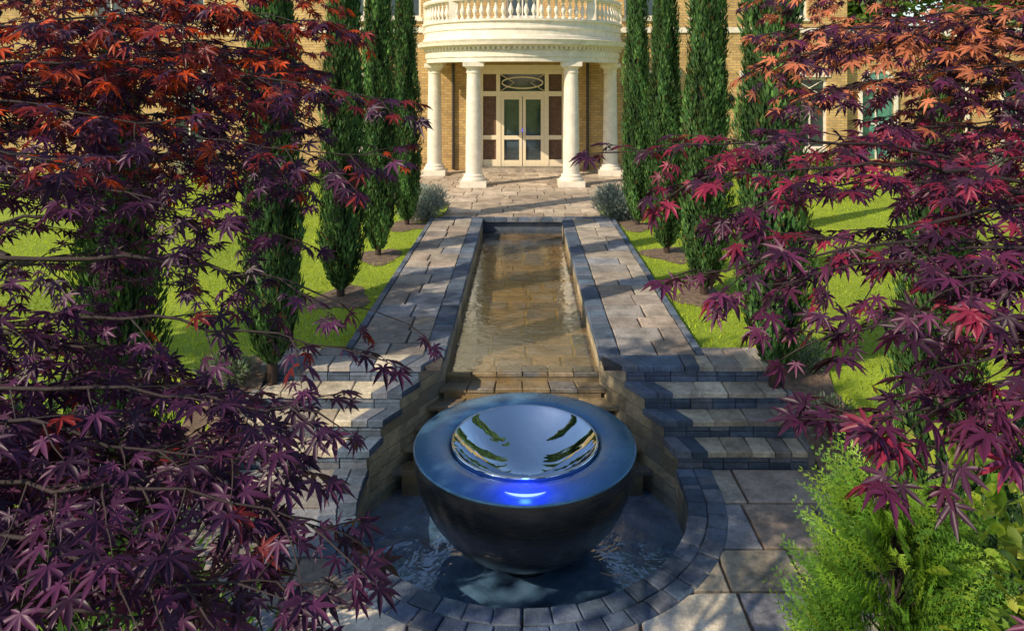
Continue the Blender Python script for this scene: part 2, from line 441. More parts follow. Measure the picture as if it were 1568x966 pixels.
for y0,y1,z in cas:
    n=6
    for i in range(n):
        u0=-1+2*i/n+.006; u1=-1+2*(i+1)/n-.006
        cs=[(u0*xin(y0),y0-.012),(u1*xin(y0),y0-.012),(u1*xin(y1),y1),(u0*xin(y1),y1)]
        c_=stonecol('gold'); mb.slab(cs,z,.04,.007,tuple(v*.72 for v in c_))
    m_=min(xin(y0),xin(y1))
    mb.box(-m_,m_,y0,y1+.02,-1.3,z-.035,(.26,.20,.12))
mb.obj('rill_bed',M['wet'])
mb=MB(); mb.box(-1.5,1.5,4.5,6.75,-1.32,-1.06)
mb.obj('pool_floor',M['poolfloor'])
mb=MB(); mb.add([(-RW,7.50,-.255),(RW,7.50,-.255),(RW,YP-.006,-.255),(-RW,YP-.006,-.255)],[(0,1,2,3)])
mb.obj('water',M['rillwater'])
mb=MB(); pts=[(-PR+.003,6.7,-.95)]
pts+= [(-PR*math.cos(t*math.pi/48),PC-PR*math.sin(t*math.pi/48),-.95) for t in range(0,49)]
pts+= [(PR-.003,6.7,-.95)]
mb.add(pts,[tuple(range(len(pts)))]); mb.obj('water',M['poolwater'])

# ------------------------------------------------------------------ bowl fountain
BX,BY=0.02,5.8; R=.89
bowl=empty('bowl_fountain',(BX,BY,-.95))
def child(mb,name,mat,smooth=True):
    return mb.obj(name,mat,bowl,smooth)
mb=MB(); prof=[]
for i in range(27):
    a=math.radians(-78+78*i/26); prof.append((R*math.cos(a)**.92 if math.cos(a)>0 else 0,.85*math.sin(a)+.83-.012))
prof=[(0,prof[0][1]-.02),(prof[0][0]-.02,prof[0][1]-.02)]+prof
mb.lathe(prof,0,0,96); child(mb,'outer_shell',M['bowl'])
mb=MB(); prof=[(R,.818),(R+.003,.826),(R-.002,.834),(R-.012,.838),(.8,.846),(.7,.848),(.63,.842),(.605,.83),(.60,.80)]
mb.lathe(prof,0,0,96); child(mb,'wet_rim',M['rim'])
mb=MB(); prof=[(.59,.79),(.592,.848),(.588,.858),(.578,.86),(.572,.855)]
for i in range(1,25):
    t=i/24; prof.append((.572*(1-t),.855-.30*(1-(1-t)**2)))
mb.lathe(prof,0,0,96); child(mb,'polished_dish',M['steel'])
mb=MB(); mb.lathe([(.606,.795),(.585,.795)],0,0,64); child(mb,'shadow_groove',M['pipe'])
mb=MB(); vs=[];fs=[]; n=16
for i in range(n+1):
    t=-1+2*i/n; a=-math.pi/2+t*.19; w=.016*(1-t*t)+.002; rm=.80-.03*t*t
    for r in (rm-w,rm+w): vs.append((r*math.cos(a),r*math.sin(a),.853))
for i in range(n): fs.append((2*i,2*i+1,2*i+3,2*i+2))
mb.add(vs,fs); child(mb,'led_strip',M['led'])
ld=bpy.data.lights.new('led_lamp','POINT'); ld.energy=12; ld.color=(.01,.02,1); ld.shadow_soft_size=.04
lo=bpy.data.objects.new('led_lamp',ld); link(lo,bowl); lo.location=(0,-.76,.96)
mb=MB(); mb.lathe([(0,-.02),(.26,-.02),(.24,.02),(.24,-.3)],0,0,40); child(mb,'pedestal',M['bowl'])

# ------------------------------------------------------------------ house
house=empty('brick_house',(0,22,0)); HY=21.9
def hobj(mb,name,mats,smooth=False):
    o=mb.obj(name,mats,None,smooth); o.parent=house; o.matrix_parent_inverse=Matrix.Translation((0,-22,0)); return o
def wall(mb,x0,x1,z0,z1,y,holes,dep=.22):
    X=sorted(set([x0,x1]+[h[0] for h in holes]+[h[1] for h in holes])); Z=sorted(set([z0,z1]+[h[2] for h in holes]+[h[3] for h in holes]))
    for i in range(len(X)-1):
        for j in range(len(Z)-1):
            cx,cz=(X[i]+X[i+1])/2,(Z[j]+Z[j+1])/2
            if any(h[0]<cx<h[1] and h[2]<cz<h[3] for h in holes): continue
            mb.add([(X[i],y,Z[j]),(X[i+1],y,Z[j]),(X[i+1],y,Z[j+1]),(X[i],y,Z[j+1])],[(0,1,2,3)])
    for a,b_,c,d in holes:
        mb.add([(a,y,c),(b_,y,c),(b_,y,d),(a,y,d),(a,y+dep,c),(b_,y+dep,c),(b_,y+dep,d),(a,y+dep,d)],[(0,1,5,4),(1,2,6,5),(2,3,7,6),(3,0,4,7)])
gw=[(x-.5,x+.5,.65,2.85) for x in (-12.6,-10.2,-7.8,-5.3)]+[(x-.5,x+.5,.65,2.85) for x in (4.25,7.2,8.8)]
uw=[(x-.5,x+.5,4.65,6.5) for x in (-12.6,-10.2,-7.8,-5.3,-3.6,0,3.6,5.6,8.2)]
door=(-1.32,1.32,.12,3.08)
mb=MB(); wall(mb,-16,9.9,-.2,7.4,HY,gw+uw+[door])
mb.add([(9.9,HY,-.2),(9.9,HY+9,-.2),(9.9,HY+9,7.4),(9.9,HY,7.4)],[(0,1,2,3)])
mb.add([(-16,HY,-.2),(-16,HY+9,-.2),(-16,HY+9,7.4),(-16,HY,7.4)],[(3,2,1,0)])
mb.add([(-16,HY+9,-.2),(9.9,HY+9,-.2),(9.9,HY+9,7.4),(-16,HY+9,7.4)],[(0,1,2,3)])
aw=[(x-.55,x+.55,.3,2.5) for x in (11.0,13.2,15.4)]
wall(mb,9.9,17,-.2,4.3,HY+.35,aw,.2)
mb.add([(17,HY+.35,-.2),(17,HY+7,-.2),(17,HY+7,4.3),(17,HY+.35,4.3)],[(0,1,2,3)])
mb.add([(9.9,HY+.35,4.3),(17,HY+.35,4.3),(17,HY+7,4.3),(9.9,HY+7,4.3)],[(0,1,2,3)])
hobj(mb,'walls',M['brick'])
mb=MB(); mb.add([(-16.4,HY-.4,7.45),(10.3,HY-.4,7.45),(10.3,HY+9.4,7.45),(-16.4,HY+9.4,7.45),(-12,HY+4.5,10.2),(6,HY+4.5,10.2)],[(0,1,5,4),(1,2,5),(2,3,4,5),(3,0,4),(0,3,2,1)])
hobj(mb,'roof',M['roof'])
mb=MB()
mb.box(-16.1,10.0,HY-.12,HY-.003,7.1,7.44); mb.box(-16.02,-3.0,HY-.05,HY-.003,4.2,4.36); mb.box(3.0,9.95,HY-.05,HY-.003,4.2,4.36)
mb.box(9.96,17.1,HY+.18,HY+.347,4.1,4.36)
gl=MB()
for (a,b_,c,d) in gw+uw:
    y=HY+.10
    mb.box(a-.06,b_+.06,HY-.07,HY+.095,c-.1,c-.003)
    if d<4: mb.box(a-.08,b_+.08,HY-.035,HY-.003,d+.003,d+.2)
    mb.box(a+.002,a+.07,y,y+.06,c,d-.002); mb.box(b_-.07,b_-.002,y,y+.06,c,d-.002)
    mb.box(a+.072,b_-.072,y+.004,y+.055,c,c+.08); mb.box(a+.072,b_-.072,y+.004,y+.055,d-.08,d-.002)
    zm=(c+d)/2 if d>4 else d-.62
    mb.box(a+.072,b_-.072,y-.01,y+.052,zm-.03,zm+.03)
    xm=(a+b_)/2
    mb.box(xm-.02,xm+.02,y+.012,y+.048,c+.082,zm-.032)
    if d<4:
        mb.tube([(a+.07,y+.02,zm+.03),(b_-.07,y+.02,d-.08)],[.014,.014],4); mb.tube([(a+.07,y+.03,d-.08),(b_-.07,y+.03,zm+.03)],[.014,.014],4)
    else: mb.box(xm-.02,xm+.02,y+.012,y+.048,zm+.032,d-.082)
    gl.add([(a,y+.05,c),(b_,y+.05,c),(b_,y+.05,d),(a,y+.05,d)],[(0,1,2,3)],mi=0)
for (a,b_,c,d) in aw:
    y=HY+.35+.1; xm=(a+b_)/2; r=(b_-a)/2
    gl.add([(a,y+.05,c),(b_,y+.05,c),(b_,y+.05,d),(a,y+.05,d)],[(0,1,2,3)],mi=1)
    fr=[(xm+math.cos(t*math.pi/16)*r,HY+.34-.012,d+math.sin(t*math.pi/16)*r) for t in range(17)]
    gl.add([(xm,HY+.328,d)]+fr,[(0,i,i+1) for i in range(1,17)],mi=1)
    mb.tube([(p[0],p[1]-.01,p[2]) for p in fr],[.05]*17,6)
    mb.box(a-.05,a+.05,HY+.27,HY+.345,c,d); mb.box(b_-.05,b_+.05,HY+.27,HY+.345,c,d)
    for t in (45,90,135):
        mb.tube([(xm,HY+.31,d),(xm+r*math.cos(math.radians(t)),HY+.31,d+r*math.sin(math.radians(t)))],[.018,.018],4)
    mb.box(a+.05,b_-.05,HY+.30,HY+.345,d-.03,d+.03); mb.box(xm-.02,xm+.02,HY+.45,HY+.49,c,d-.03)
    mb.box(a,b_,HY+.45,HY+.488,(c+d)/2-.02,(c+d)/2+.02)
hobj(mb,'white_trim',M['white'])
hobj(gl,'window_glass',[M['glass'],M['gglass']])
mb=MB(); y=HY-.03; x0,x1,z0,z1=door
def bar(a,b_,c,d,yy=0,t=.09): mb.box(a,b_,y+yy,y+yy+t,c,d)
bar(x0,x0+.12,z0,z1); bar(x1-.12,x1,z0,z1); bar(x0+.121,x1-.121,z1-.14,z1,.002)
bar(x0+.121,x1-.121,2.27,2.42,-.01)
bar(-.80,-.66,z0,2.268,.003); bar(.66,.80,z0,2.268,.003)
bar(-.80,-.68,2.422,z1-.142,.003); bar(.68,.80,2.422,z1-.142,.003)
for s in (-1,1):
    for a,b_ in ((.012,.10),(.56,.655)): bar(*sorted((s*a,s*b_)),z0,2.268,.02,.06)
    for c,d in ((z0,z0+.2),(.95,1.07),(2.17,2.268)): bar(*sorted((s*.102,s*.558)),c,d,.024,.05)
    for c,d in ((z0,z0+.22),(.95,1.08)): bar(*sorted((s*.802,s*1.198)),c,d,.02,.06)
    mb.tube([(s*.05,y-.02,1.05),(s*.05,y-.05,1.1),(s*.05,y-.02,1.2)],[.012]*3,5)
ell=[(.62*math.cos(t*math.pi/20),y+.03,2.68+.17*math.sin(t*math.pi/20)) for t in range(41)]
mb.tube(ell,[.022]*41,5)
for s in (-1,1): mb.tube([(s*.66,y+.03,2.43),(s*.25,y+.03,2.68),(s*.66,y+.03,2.93)],[.014]*3,4)
mb.box(x0-.14,x0-.003,HY-.06,HY-.004,.1,z1+.14); mb.box(x1+.003,x1+.14,HY-.06,HY-.004,.1,z1+.14); mb.box(x0-.003,x1+.003,HY-.06,HY-.004,z1+.003,z1+.14)
hobj(mb,'french_door',M['cream'])
mb=MB(); yy=HY+.05
mb.add([(-.7,yy,z0),(.7,yy,z0),(.7,yy,z1),(-.7,yy,z1)],[(0,1,2,3)]); hobj(mb,'door_glass',M['glass'])
mb=MB()
for s in (-1,1):
    a,b_=sorted((s*.7,s*1.3)); mb.add([(a,yy,z0),(b_,yy,z0),(b_,yy,z1),(a,yy,z1)],[(0,1,2,3)])
hobj(mb,'side_light_curtain',M['curtain'])
mb=MB(); mb.box(-1.6,1.6,21.35,HY-.065,.015,.12,(.5,.42,.33)); mb.box(-1.45,1.45,21.6,HY-.07,.121,.15,(.3,.26,.2)); hobj(mb,'door_step',M['slab'])
PY=21.0
def sweep(mb,prof,n=48):
    path=[(1,0,HY-.01-PY)]
    for i in range(n+1):
        a=-math.pi*i/n; path.append((math.cos(a),math.sin(a),0))
    path.append((-1,0,HY-.01-PY)); k=len(prof); vs=[]
    for cx,sy,oy in path:
        for r,z in prof: vs.append((r*cx,PY+r*sy+oy,z))
    fs=[]
    for i in range(len(path)-1):
        for p in range(k-1): fs.append((i*k+p,i*k+p+1,(i+1)*k+p+1,(i+1)*k+p))
    mb.add(vs,fs)
mb=MB()
sweep(mb,[(2.32,3.24),(2.78,3.24),(2.78,3.36),(2.81,3.365),(2.81,3.50),(2.79,3.505),(2.79,3.60),(2.90,3.64),(2.90,3.66),(3.03,3.67),(3.05,3.74),(3.08,3.80),(2.88,3.83),(2.88,3.90),(2.84,3.92),(2.84,4.06),(2.88,4.08),(2.88,4.12),(2.84,4.14),(2.84,4.26),(2.90,4.28),(2.90,4.33),(2.6,4.33)])
sweep(mb,[(2.32,3.5),(2.32,3.24)])
for z in (3.40,4.325):
    pts=[(2.62*math.cos(-math.pi*i/40),PY+2.62*math.sin(-math.pi*i/40),z) for i in range(41)]
    pts+=[(-2.62,HY-.01,z),(2.62,HY-.01,z)]
    mb.add(pts,[tuple(range(len(pts)))])
hobj(mb,'entablature',M['white'])
mb=MB()
for i in range(66):
    a=-math.pi*(i+.5)/66; vs=[]
    for r in (2.792,2.87):
        for da in (-.013,.013):
            for z in (3.555,3.632): vs.append(((r)*math.cos(a+da),PY+r*math.sin(a+da),z))
    mb.add(vs,[(0,1,3,2),(4,6,7,5),(0,4,5,1),(2,3,7,6),(1,5,7,3),(0,2,6,4)])
bp=[(.035,0),(.06,.0),(.06,.05),(.035,.06),(.03,.09),(.062,.17),(.066,.22),(.05,.28),(.028,.36),(.025,.42),(.045,.44),(.05,.5)]
for i in range(44):
    a=-math.pi*(i+.5)/44
    mb.lathe([(r,z+4.335) for r,z in bp],2.74*math.cos(a),PY+2.74*math.sin(a),8)
sweep(mb,[(2.64,4.83),(2.86,4.83),(2.88,4.87),(2.86,4.93),(2.64,4.93),(2.64,4.83)])
for a in (-math.pi*f for f in (.02,.27,.73,.98)):
    x,yb=2.74*math.cos(a),PY+2.74*math.sin(a); mb.box(x-.12,x+.12,yb-.12,yb+.12,4.335,4.99)
hobj(mb,'balustrade',M['white'])
cp=[(.30,.16),(.31,.19),(.30,.23),(.27,.245),(.255,.26),(.265,.28),(.26,.31),(.225,.33)]
mb=MB()
for (x,yc) in ((-1.27,18.75),(1.27,18.75),(-2.56,20.95),(2.56,20.95)):
    mb.box(x-.34,x+.34,yc-.34,yc+.34,.012,.16)
    sh=[]
    for i in range(13):
        t=i/12; sh.append((.215-.035*t**1.7,.34+t*(2.94-.34)))
    mb.lathe(cp+sh+[(.20,2.955),(.20,2.985),(.182,2.995),(.184,3.05),(.22,3.09),(.25,3.12)],x,yc,28)
    mb.box(x-.27,x+.27,yc-.27,yc+.27,3.12,3.238)
hobj(mb,'columns',M['white'])
mb=MB()
for x in (-2.1,1.98): mb.tube([(x,HY-.07,.05),(x,HY-.07,3.3)],[.04,.04],8)
mb.tube([(6.02,HY-.08,.05),(6.02,HY-.08,4.1)],[.045,.045],8)
hobj(mb,'drainpipes',M['pipe'])
mb=MB(); lx=6.3
mb.lathe([(0,1.88),(.07,1.9),(.11,2.15),(.13,2.17),(.02,2.32),(0,2.34)],lx,HY-.24,8); mb.tube([(lx,HY-.24,2.32),(lx,HY-.12,2.42),(lx,HY,2.3)],[.014]*3,5); hobj(mb,'wall_lantern',M['lamp'])

# ------------------------------------------------------------------ cypress trees
DIA=np.array([(0,0,0),(.5,.45,.06),(0,1,0),(-.5,.45,.06)],dtype=float)
def cypress_mesh(name,h,r,n,seed,tone=1.0,size=.085):
    g=np.random.default_rng(seed); ph=g.uniform(0,6.28,6)
    def prof(v):
        t=v/h; return r*np.minimum(1,(t/.12+.08)**.6)*np.power(np.clip(1-t**2.4,0,1),.6)*(1-.18*t)
    def lump(th,v): return 1+.10*np.sin(3*th+1.7*v+ph[0])+.10*np.sin(5*th-2.9*v+ph[1])+.09*np.sin(2*th+5.3*v+ph[2])+.08*np.sin(7*th+9*v+ph[3])
    v=g.uniform(.0,1,n)*h; th=g.uniform(0,2*np.pi,n)
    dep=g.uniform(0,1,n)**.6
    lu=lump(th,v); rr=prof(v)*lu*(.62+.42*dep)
    stick=g.uniform(0,1,n)<.06; rr=np.where(stick,rr*1.18,rr)
    P=np.stack([rr*np.cos(th),rr*np.sin(th),v+.12],1)
    rad=np.stack([np.cos(th),np.sin(th),0*th],1)
    D=np.array([0,0,1.0])+rad*g.uniform(.1,.5,(n,1))+g.normal(0,.18,(n,3))
    Nn=rad+g.normal(0,.45,(n,3))
    S=g.uniform(.6,1.35,n)*size
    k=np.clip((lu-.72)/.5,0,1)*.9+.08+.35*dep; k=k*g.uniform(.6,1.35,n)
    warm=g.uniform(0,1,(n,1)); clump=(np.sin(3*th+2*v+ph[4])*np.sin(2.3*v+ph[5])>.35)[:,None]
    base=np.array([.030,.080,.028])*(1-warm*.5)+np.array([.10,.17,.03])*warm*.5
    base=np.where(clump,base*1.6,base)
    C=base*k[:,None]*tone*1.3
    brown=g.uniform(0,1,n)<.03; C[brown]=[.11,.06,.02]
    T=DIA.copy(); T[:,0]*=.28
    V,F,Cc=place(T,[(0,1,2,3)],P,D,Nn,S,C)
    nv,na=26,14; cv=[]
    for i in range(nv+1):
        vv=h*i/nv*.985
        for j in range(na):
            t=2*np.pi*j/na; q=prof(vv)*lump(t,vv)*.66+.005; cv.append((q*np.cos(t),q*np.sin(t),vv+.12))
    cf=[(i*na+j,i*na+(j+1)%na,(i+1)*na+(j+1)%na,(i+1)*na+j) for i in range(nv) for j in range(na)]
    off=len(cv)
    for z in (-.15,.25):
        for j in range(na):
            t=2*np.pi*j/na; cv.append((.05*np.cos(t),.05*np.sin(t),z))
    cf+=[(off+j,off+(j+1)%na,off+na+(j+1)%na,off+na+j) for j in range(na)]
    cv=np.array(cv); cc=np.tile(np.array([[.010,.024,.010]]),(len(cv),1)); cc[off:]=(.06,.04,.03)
    o=len(V); V=np.vstack([V,cv]); F=np.vstack([F,np.array(cf)+o]); Cc=np.vstack([Cc,cc])
    return npmesh(name,V,F,Cc,M['cyp'])
cm=[cypress_mesh('cypress_a',5.4,.27,19000,1),cypress_mesh('cypress_b',5.6,.28,19000,2,1.1),cypress_mesh('cypress_c',5.2,.26,19000,3,.9),
    cypress_mesh('cypress_low',3.5,.27,16000,4,1.0,.06)]
for i,((x,y),k,s) in enumerate(zip(TREEPOS,[0,1,2,0,3,1,2,0,1,3],[1,1.02,1.05,.98,1.05,.95,1.05,1.1,1.1,1])):
    o=bpy.data.objects.new('cypress_tree',cm[k]); z=-.07 if y>6 else -.6
    o.location=(x,y,z); o.rotation_euler=(random.uniform(-.014,.014),random.uniform(-.014,.014),i*1.3); o.scale=(s,s,1)
    COL.objects.link(o)

# ------------------------------------------------------------------ maples
def maple_template():
    ang=[-128,-82,-40,0,40,82,128]; ln=[.42,.74,.95,1.06,.95,.74,.42]
    V=[(0,0,0)]; F=[]
    sin_r=[.10,.17,.22,.25,.25,.22,.17,.10]; sang=[-158,-105,-61,-20,20,61,105,158]
    sidx=[]
    for a,r in zip(sang,sin_r):
        t=math.radians(a); sidx.append(len(V)); V.append((r*math.sin(t),r*math.cos(t),.02))
    for i,(a,l) in enumerate(zip(ang,ln)):
        t=math.radians(a); d=(math.sin(t),math.cos(t)); p=(d[1],-d[0]); w=.10*l+.012
        k=len(V)
        V.append((d[0]*l*.52-p[0]*w,d[1]*l*.52-p[1]*w,.045-.06*l))
        V.append((d[0]*l,d[1]*l,-.24*l*l))
        V.append((d[0]*l*.52+p[0]*w,d[1]*l*.52+p[1]*w,.045-.06*l))
        F.append((0,sidx[i],k,k+1)); F.append((0,k+1,k+2,sidx[i+1]))
    return np.array(V),F
MT,MF=maple_template()
def maple(name,trunk,limbs,branches,colfn,seed):
    g=np.random.default_rng(seed); rr=random.Random(seed)
    root=empty(name,(trunk[0][0],trunk[0][1],trunk[0][2]))
    wood=MB(); P=[];D=[];Nn=[];S=[]
    wood.tube(trunk,[.09-.045*i/(len(trunk)-1) for i in range(len(trunk))],9)
    def curve(a,b_,sag,n,j):
        a=Vector(a);b_=Vector(b_); out=[]; ln=(b_-a).length
        ox=[rr.gauss(0,j*ln) for _ in range(3)]
        for i in range(n+1):
            t=i/n; p=a.lerp(b_,t); p.z+=sag*ln*math.sin(math.pi*t)
            p+=Vector((ox[0],ox[1],ox[2]*.5))*math.sin(2*math.pi*t)*1.0+Vector((rr.gauss(0,1),rr.gauss(0,1),rr.gauss(0,1)))*.006
            out.append(p)
        return out
    for a,b_ in limbs:
        pts=curve(a,b_,.06,8,.03); wood.tube(pts,[.03-.02*i/8 for i in range(9)],7)
    for br in branches:
        a,b_,dens,size=br; size*=.86; dens*=1.6
        n=14; pts=curve(a,b_,.06,n,.02); ln=(Vector(b_)-Vector(a)).length
        wood.tube(pts,[.007-.0058*i/n for i in range(n+1)],5)
        ns=int(ln/.058*dens)
        for s in range(ns+1):
            t=.08+.92*s/ns; f=t*n; i=min(int(f),n-1); base=pts[i].lerp(pts[i+1],f-i)
            dr=(pts[i+1]-pts[i]).normalized(); sd=1 if s%2 else -1
            last=(s==ns)
            ang=sd*math.radians(rr.uniform(30,65)) if not last else 0
            d=Matrix.Rotation(ang,3,'Z')@dr; d.z+=rr.uniform(-.38,.28); d.normalize()
            tl=rr.uniform(.08,.28)*(1.15-.65*t)*min(1.2,ln)+.02
            if last: tl=.08
            m=max(2,int(tl/.04)); p=base.copy(); tp=[p.copy()]
            for q in range(m):
                d.z-=.05; d.x+=rr.gauss(0,.10); d.y+=rr.gauss(0,.10); d.normalize(); p=p+d*(tl/m); tp.append(p.copy())
                for side in (-1,1):
                    if rr.random()<.12: continue
                    ld=Matrix.Rotation(side*math.radians(rr.uniform(35,75)),3,'Z')@d; ld.z+=rr.uniform(-.6,.05); ld.normalize()
                    pet=ld*rr.uniform(.012,.03)
                    P.append(p+pet); D.append(ld); Nn.append((rr.gauss(0,.42),rr.gauss(-.2,.42),1)); S.append(size*rr.uniform(.5,1.2))
            P.append(p+d*.01); D.append(d.copy()); Nn.append((rr.gauss(0,.3),rr.gauss(-.2,.3),1)); S.append(size*rr.uniform(.8,1.2))
            wood.tube(tp,[.0026-.0016*q/m for q in range(m+1)],3)
    P=np.array([tuple(p) for p in P]);D=np.array([tuple(p) for p in D]);Nn=np.array(Nn);S=np.array(S)
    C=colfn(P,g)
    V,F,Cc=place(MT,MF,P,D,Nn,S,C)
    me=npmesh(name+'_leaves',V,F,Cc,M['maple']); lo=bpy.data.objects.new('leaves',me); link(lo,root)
    wo=wood.obj('branches',M['bark'],root,True)
    inv=Matrix.Translation((-trunk[0][0],-trunk[0][1],-trunk[0][2])); lo.matrix_parent_inverse=inv; wo.matrix_parent_inverse=inv
    print(name,'leaves',len(P))
def clumpnoise(P,s,ph): return np.sin(P[:,0]*s+ph)*np.sin(P[:,1]*s*1.3+ph*2)*np.sin(P[:,2]*s*2.1+ph*3)
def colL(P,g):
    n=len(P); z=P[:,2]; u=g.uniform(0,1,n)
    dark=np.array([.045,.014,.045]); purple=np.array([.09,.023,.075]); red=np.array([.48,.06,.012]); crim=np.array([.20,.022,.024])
    pr=np.clip((z-2.45)/.4+.6*clumpnoise(P,5,1.)*(z>2.2),0,1)*.7+.02  # redder with height: sunlit glow of the upper leaves painted into the colour
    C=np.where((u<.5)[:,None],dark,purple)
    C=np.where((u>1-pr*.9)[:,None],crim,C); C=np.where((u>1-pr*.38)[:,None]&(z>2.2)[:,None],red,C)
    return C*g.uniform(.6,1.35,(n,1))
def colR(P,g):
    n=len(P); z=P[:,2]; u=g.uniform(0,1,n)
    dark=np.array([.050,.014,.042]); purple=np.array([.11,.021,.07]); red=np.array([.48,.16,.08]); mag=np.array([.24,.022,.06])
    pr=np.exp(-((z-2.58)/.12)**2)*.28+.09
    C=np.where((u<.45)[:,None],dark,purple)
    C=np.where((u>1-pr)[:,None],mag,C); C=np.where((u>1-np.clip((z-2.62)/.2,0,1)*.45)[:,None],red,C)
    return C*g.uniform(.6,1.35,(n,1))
LT=[(-2.35,1.9,-.68),(-2.3,1.85,.3),(-2.2,1.9,1.1),(-2.1,1.95,1.8),(-2.05,2.0,2.3)]
BL=[((-1.9,2.7,2.95),(-.66,2.6,3.00),1,.052),((-1.9,2.5,2.80),(-.78,2.5,2.84),1,.052),
    ((-1.9,2.3,2.72),(-.38,2.2,2.72),.8,.052),((-1.9,2.2,2.55),(-.42,2.1,2.58),.8,.052),
    ((-1.9,2.4,2.45),(-.60,2.3,2.44),.8,.052),((-1.8,2.3,2.30),(-.70,2.2,2.31),.6,.054),
    ((-1.8,2.5,2.15),(-.95,2.4,2.15),.5,.054),((-1.3,1.8,2.35),(-.30,1.85,2.18),.22,.048),
    ((-1.4,1.7,2.2),(-.36,1.7,2.14),.35,.052),((-1.7,1.9,2.10),(-.80,1.8,2.05),.6,.056),
    ((-1.3,1.7,2.06),(-.60,1.65,2.03),.8,.056),
    ((-1.4,1.5,2.10),(-.42,1.5,2.10),.5,.054),((-1.5,1.45,2.05),(-.46,1.4,2.05),.9,.058),
    ((-1.4,1.35,2.0),(-.32,1.3,1.98),.9,.056),((-1.3,1.25,1.95),(-.38,1.2,1.95),1,.056),
    ((-1.3,1.2,1.88),(-.46,1.15,1.88),1,.056),((-1.2,1.3,1.85),(-.46,1.35,1.79),.9,.056),
    ((-1.4,1.6,1.95),(-.60,1.6,1.90),1,.058),((-1.5,1.8,1.8),(-.72,1.8,1.72),1,.058),
    ((-1.9,2.6,3.05),(-.95,2.4,3.06),1,.052),((-1.9,2.2,2.9),(-.95,2.1,2.93),1.0,.052),
    ((-1.9,2.1,2.68),(-.95,1.9,2.68),.9,.054),((-1.9,2.6,2.62),(-.95,2.7,2.60),.9,.052),
    ((-1.8,2.0,2.5),(-.85,1.85,2.46),.7,.056),((-1.8,2.3,1.95),(-1.05,2.1,1.93),.7,.056),
    ((-1.7,1.7,1.95),(-.9,1.6,1.92),.9,.056),((-1.6,1.6,1.8),(-.70,1.5,1.78),1,.056),
    ((-1.9,2.4,1.7),(-1.0,2.2,1.62),.9,.056),((-1.9,2.0,2.8),(-.9,2.2,2.78),.9,.052),((-1.9,2.9,2.75),(-1.0,2.9,2.9),1,.052),
    ((-1.7,1.8,2.25),(-1.1,1.6,2.22),.6,.054),((-1.6,1.4,2.45),(-1.0,1.3,2.45),.6,.050),((-1.6,1.5,2.6),(-.95,1.5,2.63),.7,.05),
    ((-2.6,3.3,2.75),(-.95,3.3,2.74),.9,.052),((-2.6,3.3,2.95),(-.95,3.2,3.0),.8,.052),((-2.6,3.4,3.15),(-.85,3.2,3.15),.9,.052),
    ((-2.6,3.3,2.85),(-1.0,3.3,2.86),.8,.052),((-2.6,3.2,2.65),(-.9,3.0,2.62),.9,.052),((-2.4,3.0,2.9),(-.9,2.9,2.9),.8,.052),
    ((-2.3,3.0,2.4),(-.95,2.9,2.42),.8,.052),((-2.3,2.9,2.75),(-.9,2.8,2.72),.8,.052),
    ((-2.6,3.2,2.55),(-1.2,3.1,2.52),.8,.052),((-2.5,3.1,2.35),(-1.2,3.0,2.28),.7,.054),((-2.4,2.9,2.0),(-1.3,2.9,1.95),.6,.054)]
limL=[((-2.1,1.95,1.8),(-1.9,2.5,2.8)),((-2.05,2.0,2.3),(-1.9,2.3,2.7)),((-2.1,1.95,1.8),(-1.8,2.5,2.15)),((-2.15,1.9,1.3),(-1.5,1.5,2.0)),
      ((-2.15,1.9,1.3),(-1.3,1.25,1.9)),((-2.05,2.0,2.3),(-1.9,2.6,3.05)),((-2.05,2,2.3),(-1.3,1.8,2.35)),((-2.15,1.9,1.3),(-1.9,2.4,1.7)),
      ((-2.05,2,2.3),(-2.6,3.3,2.95)),((-2.1,1.95,1.8),(-2.5,3.1,2.35)),((-2.05,2,2.3),(-1.6,1.5,2.6))]
maple('maple_tree',LT,limL,BL,colL,11)
RT=[(2.45,1.9,-.68),(2.4,1.85,.3),(2.3,1.9,1.1),(2.2,1.95,1.8),(2.15,2.0,2.3)]
